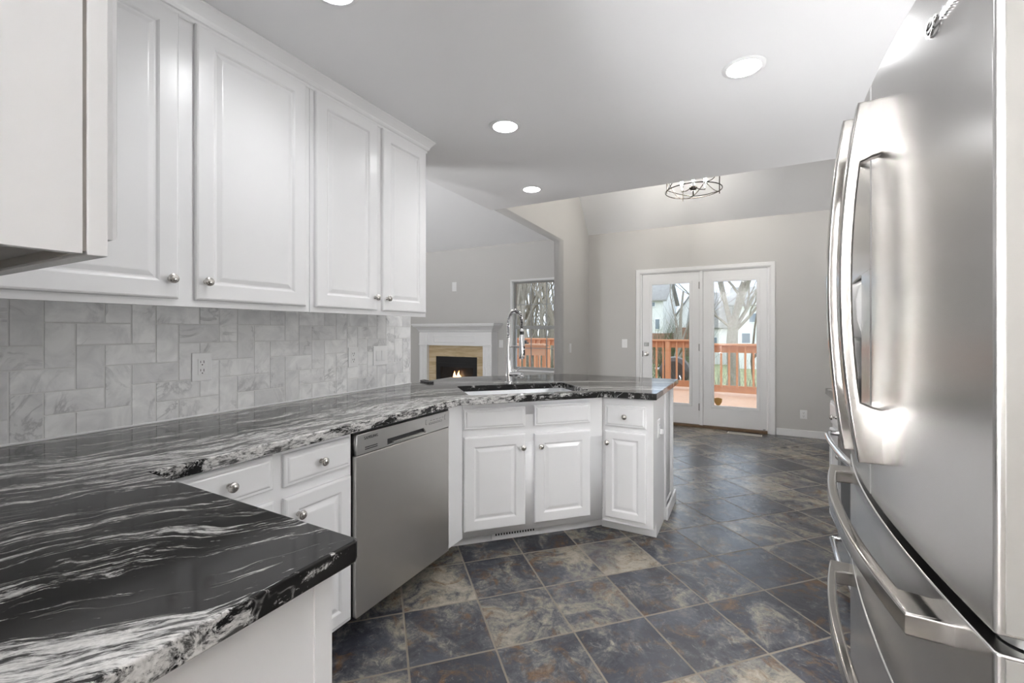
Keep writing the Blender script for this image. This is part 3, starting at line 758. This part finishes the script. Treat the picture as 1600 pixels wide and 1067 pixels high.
# ------------------------------------------------------------------ right hand run beyond the fridge
def right_run():
    r = thing('base_cabinet', 'white base cabinet by the right wall, mostly behind the refrigerator', 'cabinet', (.492, 3.405, 0), -90)
    new('carcass', bx(0, .52, 0, .615, .10, CB - .002, bev=.0015), 'white', r); new('toe_kick', bx(0, .52, .06, .08, .001, .10), 'white', r)
    drawer(r, .02, .50, .70, .84); door(r, .02, .50, .125, .67, .46, .59)
    tag(new('countertop', poly([[(.46, 2.875), (1.118, 2.875), (1.118, 3.435), (.46, 3.435)]], CB, CT, bev=.004), 'granite'), 'short black stone worktop on the right hand cabinet', 'worktop')
    g = thing('range', 'stainless range between the right hand cabinet and the refrigerator', 'range', (.47, 2.865, 0), -90)
    new('body', bx(0, .75, .0, .63, .03, .90, bev=.003), 'steel', g); new('cooktop', bx(.0, .75, -.01, .64, .9005, .915, bev=.004), 'black', g)
    od = new('oven_door', bx(.01, .74, -.035, -.001, .24, .78, bev=.006), 'steel', g); new('oven_window', bx(.12, .63, -.038, -.034, .36, .62, bev=.002), 'black', od)
    X = .36; pts = [(.375 + X * math.cos(R(a)), -.055 - .045 * math.sin(R(a)) ** .6, .735) for a in range(0, 181, 10)]
    new('oven_handle', tube(B(), [(pts[0][0], -.033, .735)] + pts + [(pts[-1][0], -.033, .735)], .014, 10), 'chrome', od, smooth=True)
    dr = new('warming_drawer', bx(.01, .74, -.035, -.001, .05, .225, bev=.006), 'steel', g)
    new('drawer_handle', tube(B(), [(.05, -.033, .19), (.05, -.065, .19), (.375, -.08, .19), (.70, -.065, .19), (.70, -.033, .19)], .012, 10), 'chrome', dr, smooth=True)
right_run()

def register():
    r = thing('floor_register', 'almond floor vent in front of the patio doors', 'vent', (.0, 6.13, 0), -3)
    new('frame', poly([[(-.19, -.05), (.19, -.05), (.19, .05), (-.19, .05)]], .0, .006, bev=.002), 'vent', r)
    b = B()
    for k in range(24): box(b, -.165 + k * .0145, -.158 + k * .0145, -.032, .032, .0058, .0066)
    new('slots', b, 'black', r)
register()

# ------------------------------------------------------------------ lamps, and fill lights added out of view
def can(label, x, y):
    r = thing('recessed_light', label, 'ceiling light', (x, y, CZ))
    new('trim_ring', lathe(B(), [(.068, -.001), (.070, -.006), (.082, -.006), (.090, -.001)], 32), 'trim', r, smooth=True)
    new('lens', lathe(B(), [(0, -.017), (.03, -.0155), (.055, -.010), (.069, -.002), (.069, -.001)], 32), 'lamp', r)
    l = bpy.data.lights.new('beam', 'SPOT'); l.energy = SPOT; l.spot_size = R(156); l.spot_blend = .75; l.shadow_soft_size = .05; l.color = (.985, .99, 1)
    lo = bpy.data.objects.new('beam', l); COL.objects.link(lo); lo.parent = r; lo.location = (0, 0, -.072)
    return r
can('recessed light in the middle of the ceiling, above the cabinet end', -1.216, 2.205)
can('recessed light nearest the corner of the ceiling, above the sink', -1.56, 3.285)
can('recessed light on the right, nearest the refrigerator', -.003, 2.215)
can('recessed light just past the top edge, over the long worktop', -1.25, 1.04)
can('recessed light overhead between the worktop and the refrigerator', -.003, 1.08)
can('added recessed light behind the lens on the left', -1.25, -.75)  # extra fitting put in out of view for more light

def fill_uplight(label, x, y, key, h=1.62, z=0):  # added fill light, kept out of view, bounced off the ceiling
    r = thing('fill_uplight_lamp', label, 'added fill light' if z == 0 else 'lamp', (x, y, z))
    new('base', lathe(B(), [(0, 0), (.14, .0), (.14, .02), (.02, .03)], 24), 'bronze', r, smooth=True)
    new('pole', tube(B(), [(0, 0, .02), (0, 0, h - .10)], .012, 10), 'bronze', r)
    new('bowl', lathe(B(), [(.02, h - .11), (.10, h - .09), (.18, h - .02), (.19, h), (.185, h), (.17, h - .02), (.02, h - .09)], 28), 'bronze', r, smooth=True)
    new('light_source', lathe(B(), [(0, h - .012), (.165, h - .012), (.165, h - .016), (0, h - .016)], 28), 'uplight ' + key, r)
fill_uplight('added upward shining fill lamp in the gap between the range and the refrigerator', .95, 1.67, 'counter', 1.45)
fill_uplight('added upward shining fill lamp in the living room, behind the kitchen wall', -3.0, -1.6, 'living')
fill_uplight('added upward shining fill lamp in the far corner of the living room', -5.7, 3.4, 'living')
fill_uplight('added upward shining fill lamp in the dining area, behind the refrigerator', .90, 4.7, 'dining')


def fill_globe(label, x, y, h, key, rad=.13):  # added fill light, hidden from view, shining level into the rooms
    r = thing('fill_globe', label, 'added fill light', (x, y, 0))
    new('base', lathe(B(), [(0, 0), (.13, .0), (.13, .02), (.02, .03)], 24), 'bronze', r, smooth=True)
    new('pole', tube(B(), [(0, 0, .02), (0, 0, h - rad + .01)], .012, 10), 'bronze', r)
    new('opal_globe', lathe(B(), [(rad * math.sin(R(a)), h - rad * math.cos(R(a))) for a in range(0, 181, 10)], 28), 'globe ' + key, r, smooth=True)
fill_globe('added opal globe fill lamp in the gap between the range and the refrigerator', .71, 1.95, 1.15, 'gap')
fill_globe('added opal globe fill lamp in the dining area, behind the refrigerator', .92, 4.35, 1.10, 'table')
fill_globe('added opal globe fill lamp in the living room, near the end of the kitchen wall', -2.80, 2.0, .85, 'side')
fill_globe('added opal globe fill lamp in the living room, far behind the kitchen wall', -3.2, -.9, 1.15, 'sofa')
fill_uplight('short added upward shining fill lamp at the rear wall of the kitchen', -1.2, -4.1, 'rear', .6)
fill_uplight('short added upward shining fill lamp on the open floor at the rear of the kitchen', -.75, -2.9, 'rear', .6)

def chandelier():
    cx, cy, zr = -.480, 5.0, 2.765
    r = thing('chandelier', 'open cage chandelier with candle bulbs in the dining area', 'chandelier', (cx, cy, zr)); ra, hh = .278, .36
    circ = lambda z, rad=ra: [(rad * math.cos(R(a)), rad * math.sin(R(a)), z) for a in range(0, 360, 6)]
    new('ring', tube(B(), circ(0), .0055, 6, True), 'bronze', r, smooth=True)
    new('ring', tube(B(), circ(hh), .0055, 6, True), 'bronze', r, smooth=True)
    for k in range(4):
        a = R(28 + 90 * k); c, s = math.cos(a), math.sin(a)
        new('strut', tube(B(), [(ra * c, ra * s, -.03), (ra * c, ra * s, hh + .02)], .005, 6), 'bronze', r)
        c2, s2 = math.cos(a + R(90)), math.sin(a + R(90))
        pts = [(ra * math.cos(a + R(90) * u / 12), ra * math.sin(a + R(90) * u / 12), hh * .5 - hh * .5 * math.cos(R(180) * u / 12)) for u in range(13)]
        new('curved_bar', tube(B(), pts, .004, 6), 'bronze', r)
        pts = [(ra * c * (1 - u / 8), ra * s * (1 - u / 8), -.055 * math.sin(R(90) * u / 8)) for u in range(9)]
        new('curved_bar', tube(B(), pts, .004, 6), 'bronze', r)
    new('stem', tube(B(), [(0, 0, -.055), (0, 0, top - zr - .002)], .007, 8), 'bronze', r)
    new('canopy', lathe(B(), [(.065, top - zr - .03), (.065, top - zr - .001)], 20), 'bronze', r)
    new('hub', lathe(B(), [(0, .0), (.03, .01), (.042, .03), (.03, .05), (0, .055)], 18), 'bronze', r, smooth=True)
    for k in range(4):
        a = R(5 + 90 * k); c, s = math.cos(a), math.sin(a); q = .115
        arm = new('arm', tube(B(), [(.03 * c, .03 * s, .025), (.07 * c, .07 * s, .005), (q * c, q * s, .0), (q * c, q * s, .02)], .005, 6), 'bronze', r)
        cn = new('candle_sleeve', lathe(B(), [(.012, .015), (.012, .065), (0, .066)], 12, T(q * c, q * s, 0)), 'trim', arm)
        new('bulb', lathe(B(), [(.008, .066), (.016, .085), (.017, .10), (.010, .123), (0, .135)], 12, T(q * c, q * s, 0)), 'bulb', arm, smooth=True)
chandelier()

# ------------------------------------------------------------------ fireplace
def fireplace():
    r = thing('fireplace', 'lit fireplace with white mantel and cream stone surround', 'fireplace', (-4.36, YB, 0))
    y = -.20      # face of the pilasters
    X = .745
    def shelf():
        P = [(.0, 1.262), (.012, 1.275), (.014, 1.29), (.04, 1.325), (.075, 1.352), (.085, 1.362), (.085, 1.375), (.10, 1.38), (.10, 1.405), (-.02, 1.405)]
        b = B(); rings = []
        for i in range(4):
            rings.append([b.verts.new({0: (-X - d, -.001, z), 1: (-X - d, y - d, z), 2: (X + d, y - d, z), 3: (X + d, -.001, z)}[i]) for d, z in P])
        for p, q in zip(rings, rings[1:]):
            for i in range(len(P)): b.faces.new((p[i], p[(i + 1) % len(P)], q[(i + 1) % len(P)], q[i]))
        b.faces.new(rings[0]); b.faces.new(rings[-1]); return b
    new('mantel_shelf', shelf(), 'trim', r)
    fz = bx(-X, X, y + .012, -.001, 1.03, 1.262, bev=.002)
    nested(fz, .86, .12, [(0, 0), (0, .008), (.010, .012), (.014, .004)], T(-.43, y + .012, 1.085))
    new('frieze', fz, 'trim', r)
    for s in (-1, 1):
        b = bx(*sorted((s * X, s * (X - .17))), y, -.001, .14, 1.03, bev=.002); box(b, *sorted((s * X, s * (X - .17))), y - .004, y + .012, 1.05, 1.255, bev=.002)
        for k in range(4):
            xx = s * (X - .035 - k * .034); box(b, xx - .009, xx + .009, y - .005, y, .20, 1.0, bev=.002)
        box(b, *sorted((s * (X + .012), s * (X - .182))), y - .012, -.001, .001, .14, bev=.003); box(b, *sorted((s * (X + .01), s * (X - .18))), y - .01, -.02, 1.03, 1.048, bev=.003)
        new('pilaster', b, 'trim', r)
    sx = X - .17; ox = .43
    new('stone_surround', poly([[(-sx, .001), (-ox, .001), (-ox, .84), (ox, .84), (ox, .001), (sx, .001), (sx, 1.03), (-sx, 1.03)]], .08, .14, mat=RX), 'stone', r)
    fb = bx(-ox, ox, -.03, -.002, .001, .84)
    box(fb, -ox, -ox + .09, -.125, -.03, .001, .84); box(fb, ox - .09, ox, -.125, -.03, .001, .84); box(fb, -ox + .09, ox - .09, -.125, -.03, .655, .84)
    box(fb, -ox + .0, ox - .0, -.13, -.12, .72, .728); box(fb, -ox + .09, ox - .09, -.125, -.03, .001, .40)
    new('firebox', fb, 'black', r)
    new('fire_glass', bx(-ox + .09, ox - .09, -.122, -.118, .40, .655), 'fireglass', r)
    lg = B(); tube(lg, [(-.22, -.07, .425), (.2, -.06, .435)], .028, 8); tube(lg, [(-.1, -.06, .45), (.14, -.085, .46)], .02, 8)
    new('logs', lg, 'barkd', r)
    rng = random.Random(3)
    for k, (x, h) in enumerate(((-.14, .05), (-.07, .16), (-.03, .09), (.02, .17), (.06, .09), (.12, .06), (.17, .04))):
        b = B(); z0 = .43; w = .016 + h * .08
        tube(b, [(x, -.08, z0), (x + .004, -.08, z0 + h * .3), (x + rng.uniform(-.012, .012), -.08, z0 + h * .65), (x + rng.uniform(-.012, .012), -.08, z0 + h)], [w, w * 1.1, w * .55, .001], 8)
        new('flame', b, 'flame', r, smooth=True)
fireplace()

# ------------------------------------------------------------------ outside: deck, rails, houses, trees
GZ = -1.6
def deck():
    b = B()
    for k in range(34): y = YB + .16 + k * .143; box(b, -7.5, 3.2, y, y + .137, -.09, -.055)
    struct('floor_deck', b, 'deck')
deck()
def rail(label, p0, p1, ztop, n, posts, group=None):
    p0, p1 = Vector(p0), Vector(p1); d = p1 - p0; L = d.length; a = math.degrees(math.atan2(d.y, d.x))
    r = thing('deck_railing', label, 'railing', (p0.x, p0.y, -.055), a)
    z = ztop + .055
    new('cap_rail', bx(-.02, L + .02, -.07, .07, z - .04, z, bev=.004), 'rail', r)
    new('fascia_board', bx(0, L, .025, .065, z - .19, z - .04, bev=.003), 'rail', r)
    new('bottom_board', bx(0, L, .025, .065, .055, .20, bev=.003), 'rail', r)
    for k in range(n):
        x = L * (k + .5) / n
        new('baluster', bx(x - .019, x + .019, -.018, .020, .16, z - .042, bev=.002), 'rail', r)
    for x in posts: new('post', bx(x - .05, x + .05, -.052, .024, .002, z - .041, bev=.003), 'rail', r)
rail('terracotta deck railing seen through the right patio door', (-.80, 10.15), (2.9, 9.95), 1.02, 25, (.02, 3.6))
rail('terracotta deck railing with a thick post, seen through the left patio door', (-4.0, 10.75), (-.86, 10.70), 1.085, 21, (1.3, 2.42))
rail('terracotta deck railing at the back, seen through the window', (-7.3, 10.8), (-4.08, 10.78), 1.09, 22, (.05, 3.1))
def stair_rail():
    r = thing('stair_railing', 'pale salmon stair guard with sloping wide boards outside the window', 'railing', (-5.1, 8.55, -.055), 11)
    s = R(0)
    new('cap_board', bx(0, 1.28, -.16, .06, 1.02, 1.055, bev=.004), 'deck', r)
    b = bx(0, 1.28, -.03, .01, .80, 1.02, bev=.003); new('face_board', b, 'deck', r)
    for k in range(9): new('baluster', bx(.05 + k * .145, .095 + k * .145, -.02, .02, .002, .80, bev=.002), 'rail', r)
    new('end_post', bx(1.285, 1.345, -.04, .05, .002, 1.0, bev=.003), 'rail', r)
stair_rail()
tag(new('post_lantern', box(bx(-4.40, -4.22, 8.60, 8.74, 1.0, 1.03, bev=.004), -4.37, -4.25, 8.62, 8.72, 1.03, 1.075, bev=.01), 'black'), 'small dark fixture on the stair guard outside the window', 'fixture')
struct('ground', bx(-60, 50, YB + .16, 110, GZ - .2, GZ), 'grass')
def grill():
    r = thing('barrel_grill', 'dark brown rounded barrel behind the deck railing post', 'grill', (-1.72, 13.0, GZ))
    b = lathe(B(), [(0, -.30), (.30, -.29), (.40, -.2), (.42, 0), (.40, .2), (.30, .29), (0, .30)], 28, T(0, 0, 1.75) @ RX)
    new('barrel', b, 'grill', r, smooth=True)
    for sx in (-.24, .24):
        for sy in (-.18, .18): new('leg', tube(B(), [(sx, sy, 0), (sx, sy, 1.5)], .03, 8), 'grill', r)
    new('side_handle', tube(B(), [(-.44, -.12, 1.8), (-.52, -.12, 1.82), (-.52, .12, 1.82), (-.44, .12, 1.8)], .02, 8), 'chrome', r, smooth=True)
    new('front_latch', tube(B(), [(.16, -.33, 1.66), (.20, -.40, 1.60), (.18, -.38, 1.48)], .022, 8), 'chrome', r, smooth=True)
grill()
def house(label, x, y, w, d, h, rh, axis, wins, brick=0, over=.35):
    r = thing('house', label, 'house', (x, y, GZ))
    b = B(); box(b, 0, w, 0, d, 0, h)
    if axis == 'y':
        v = [b.verts.new(p) for p in ((0, 0, h), (w, 0, h), (w / 2, 0, h + rh), (0, d, h), (w, d, h), (w / 2, d, h + rh))]
        b.faces.new(v[:3]); b.faces.new(v[3:])
    new('walls', b, 'siding', r)
    if brick: new('brick_base', bx(-.05, w + .05, -.05, d, 0, brick), 'brick', r)
    ov = over
    if axis == 'x':
        pr = [(-ov, h - .12), (d / 2, h + rh), (d + ov, h - .12), (d + ov, h + .05), (d / 2, h + rh + .18), (-ov, h + .05)]
        m = poly([pr], -ov, w + ov, mat=YZ)
        gv = B(); v = [gv.verts.new(p) for p in ((0, 0, h), (0, d, h), (0, d / 2, h + rh), (w, 0, h), (w, d, h), (w, d / 2, h + rh))]; gv.faces.new(v[:3]); gv.faces.new(v[3:])
        new('gable', gv, 'siding', r)
    else:
        pr = [(-ov, h - .12), (w / 2, h + rh), (w + ov, h - .12), (w + ov, h + .05), (w / 2, h + rh + .18), (-ov, h + .05)]
        m = poly([pr], -d - ov, ov, mat=RX)
    new('roof', m, 'roof', r)
    for wx, wz, ww, wh in wins:
        f = new('window', bx(wx, wx + ww, -.08, .02, wz, wz + wh, bev=.02), 'trim', r); new('pane', bx(wx + .08, wx + ww - .08, -.10, -.07, wz + .08, wz + wh - .08), 'hglass', f)
house('white two storey house at the left edge of the left patio door', -13.0, 40, 6.7, 8, 5.6, 2.0, 'x', [(6.0, 3.0, .5, 1.0), (5.6, 5.0, .5, .5), (2, 3, 1, 1.3)], 2.7)
house('white gabled house in the middle of the left patio door', -7.1, 53, 4.5, 9, 4.3, 3.4, 'y', [(1.7, 4.3, .6, 1.1)], 3.3, .2)
house('grey roofed white house behind the big tree, in the right patio door', -4.25, 42, 2.95, 8, 3.2, 3.2, 'x', [(1.2, 1.4, 1.0, 1.0), (3.2, 1.4, .7, .8)])
house('white house at the right side of the right patio door', -.75, 38, 8, 9, 4.9, 1.6, 'x', [(1.0, 3.5, .7, .8), (.5, 1.9, .7, .9), (3, 3.2, 1, 1.2)])

def branch(b, p, d, L, r, depth, rng, sides, spread=1.0):
    n = 4; pts = [p.copy()]; rad = [r]; q = p.copy(); dd = d.copy()
    for i in range(n):
        dd = (dd + Vector((rng.uniform(-.22, .22), rng.uniform(-.22, .22), rng.uniform(-.05, .16)))).normalized()
        q = q + dd * (L / n); pts.append(q.copy()); rad.append(r * (1 - .16 * (i + 1)))
    tube(b, pts, rad, sides)
    if depth > 0:
        k = rng.randint(3, 4) if depth > 1 else rng.randint(2, 4)
        for j in range(k):
            i = rng.randint(1, n); ang = rng.uniform(0, 6.28); sp = rng.uniform(.35, .95) * spread
            o = (dd + Vector((math.cos(ang) * sp, math.sin(ang) * sp, rng.uniform(-.05, .35)))).normalized()
            branch(b, pts[i], o, L * rng.uniform(.5, .75), rad[i] * .6, depth - 1, rng, max(3, sides - 1), spread)
def tree(label, x, y, h, r, depth, seed, mat, group=None, lean=(0, 0), spread=1.0):
    rng = random.Random(seed); b = B()
    branch(b, Vector((0, 0, 0)), Vector((lean[0], lean[1], 1)).normalized(), h, r, depth, rng, 6, spread)
    o = new('bare_tree', b, mat, smooth=True); o.location = (x, y, GZ)
    return tag(o, label, 'tree', group)
def big_tree():
    rng = random.Random(11); b = B()
    tube(b, [(0, 0, 0), (.03, 0, 1.2), (-.02, 0, 2.5), (.02, 0, 3.3)], [.26, .21, .19, .17], 8)
    for (dx, dz, L, r) in ((-.45, 1, 3.2, .10), (-.12, 1, 3.6, .12), (.20, 1, 3.6, .11), (.55, 1, 3.0, .08), (.9, .8, 2.6, .06), (-.9, .9, 2.4, .05)):
        branch(b, Vector((.02 + dx * .1, 0, 3.0 + rng.uniform(-.4, .4))), Vector((dx, rng.uniform(-.4, .4), dz)).normalized(), L, r, 3, rng, 6)
    o = new('bare_tree', b, 'bark', smooth=True); o.location = (-.38, 18, GZ); tag(o, 'big pale bare tree with many limbs in the right patio door', 'tree')
big_tree()
tree('tall bare tree between the houses in the left patio door', -3.1, 22.5, 5.0, .13, 4, 5, 'bark')
tree('thin bare tree before the gabled house in the left patio door', -2.15, 20.0, 4.0, .07, 4, 8, 'barkd')
tree('slim dark sapling leaning at the right of the right patio door', .55, 14.5, 4.2, .045, 3, 9, 'barkd', lean=(-.25, 0))
rng = random.Random(21)
LW = 'bare woodland tree among the thicket outside the window'
for k in range(46):
    yy = rng.uniform(14, 27); sx = rng.uniform(-.60, -.385); 
    tree(LW, yy * sx, yy, rng.uniform(4.5, 7.5), rng.uniform(.06, .16), 3, 100 + k, 'bark' if k % 3 else 'barkd', 'woodland trees outside the window', lean=(rng.uniform(-.12, .12), 0), spread=.6)
def shrub(label, x, y, w, h, seed, mat, n=90):
    rng = random.Random(seed); b = B()
    for k in range(n):
        p = Vector((rng.uniform(-w, w) * .5, rng.uniform(-.4, .4), 0)); d = Vector((rng.uniform(-.5, .5), rng.uniform(-.3, .3), 1)).normalized()
        branch(b, p, d, h * rng.uniform(.5, 1), .014, 1, rng, 4)
    o = new('shrub', b, mat); o.location = (x, y, GZ); tag(o, label, 'shrub')
shrub('tangled bare shrub right of the barrel, behind the right patio door railing', .0, 13.4, 3.4, 1.9, 3, 'bush', 150)
shrub('green grey shrub below the gabled house in the left patio door', -3.6, 26, 3.0, 3.4, 4, 'ever', 140)
shrub('brown shrub at the left of the left patio door', -3.9, 18, 2.0, 1.6, 6, 'bush', 60)
shrub('low brush under the trees outside the window', -6.6, 14, 5, 2.3, 7, 'ever', 170)
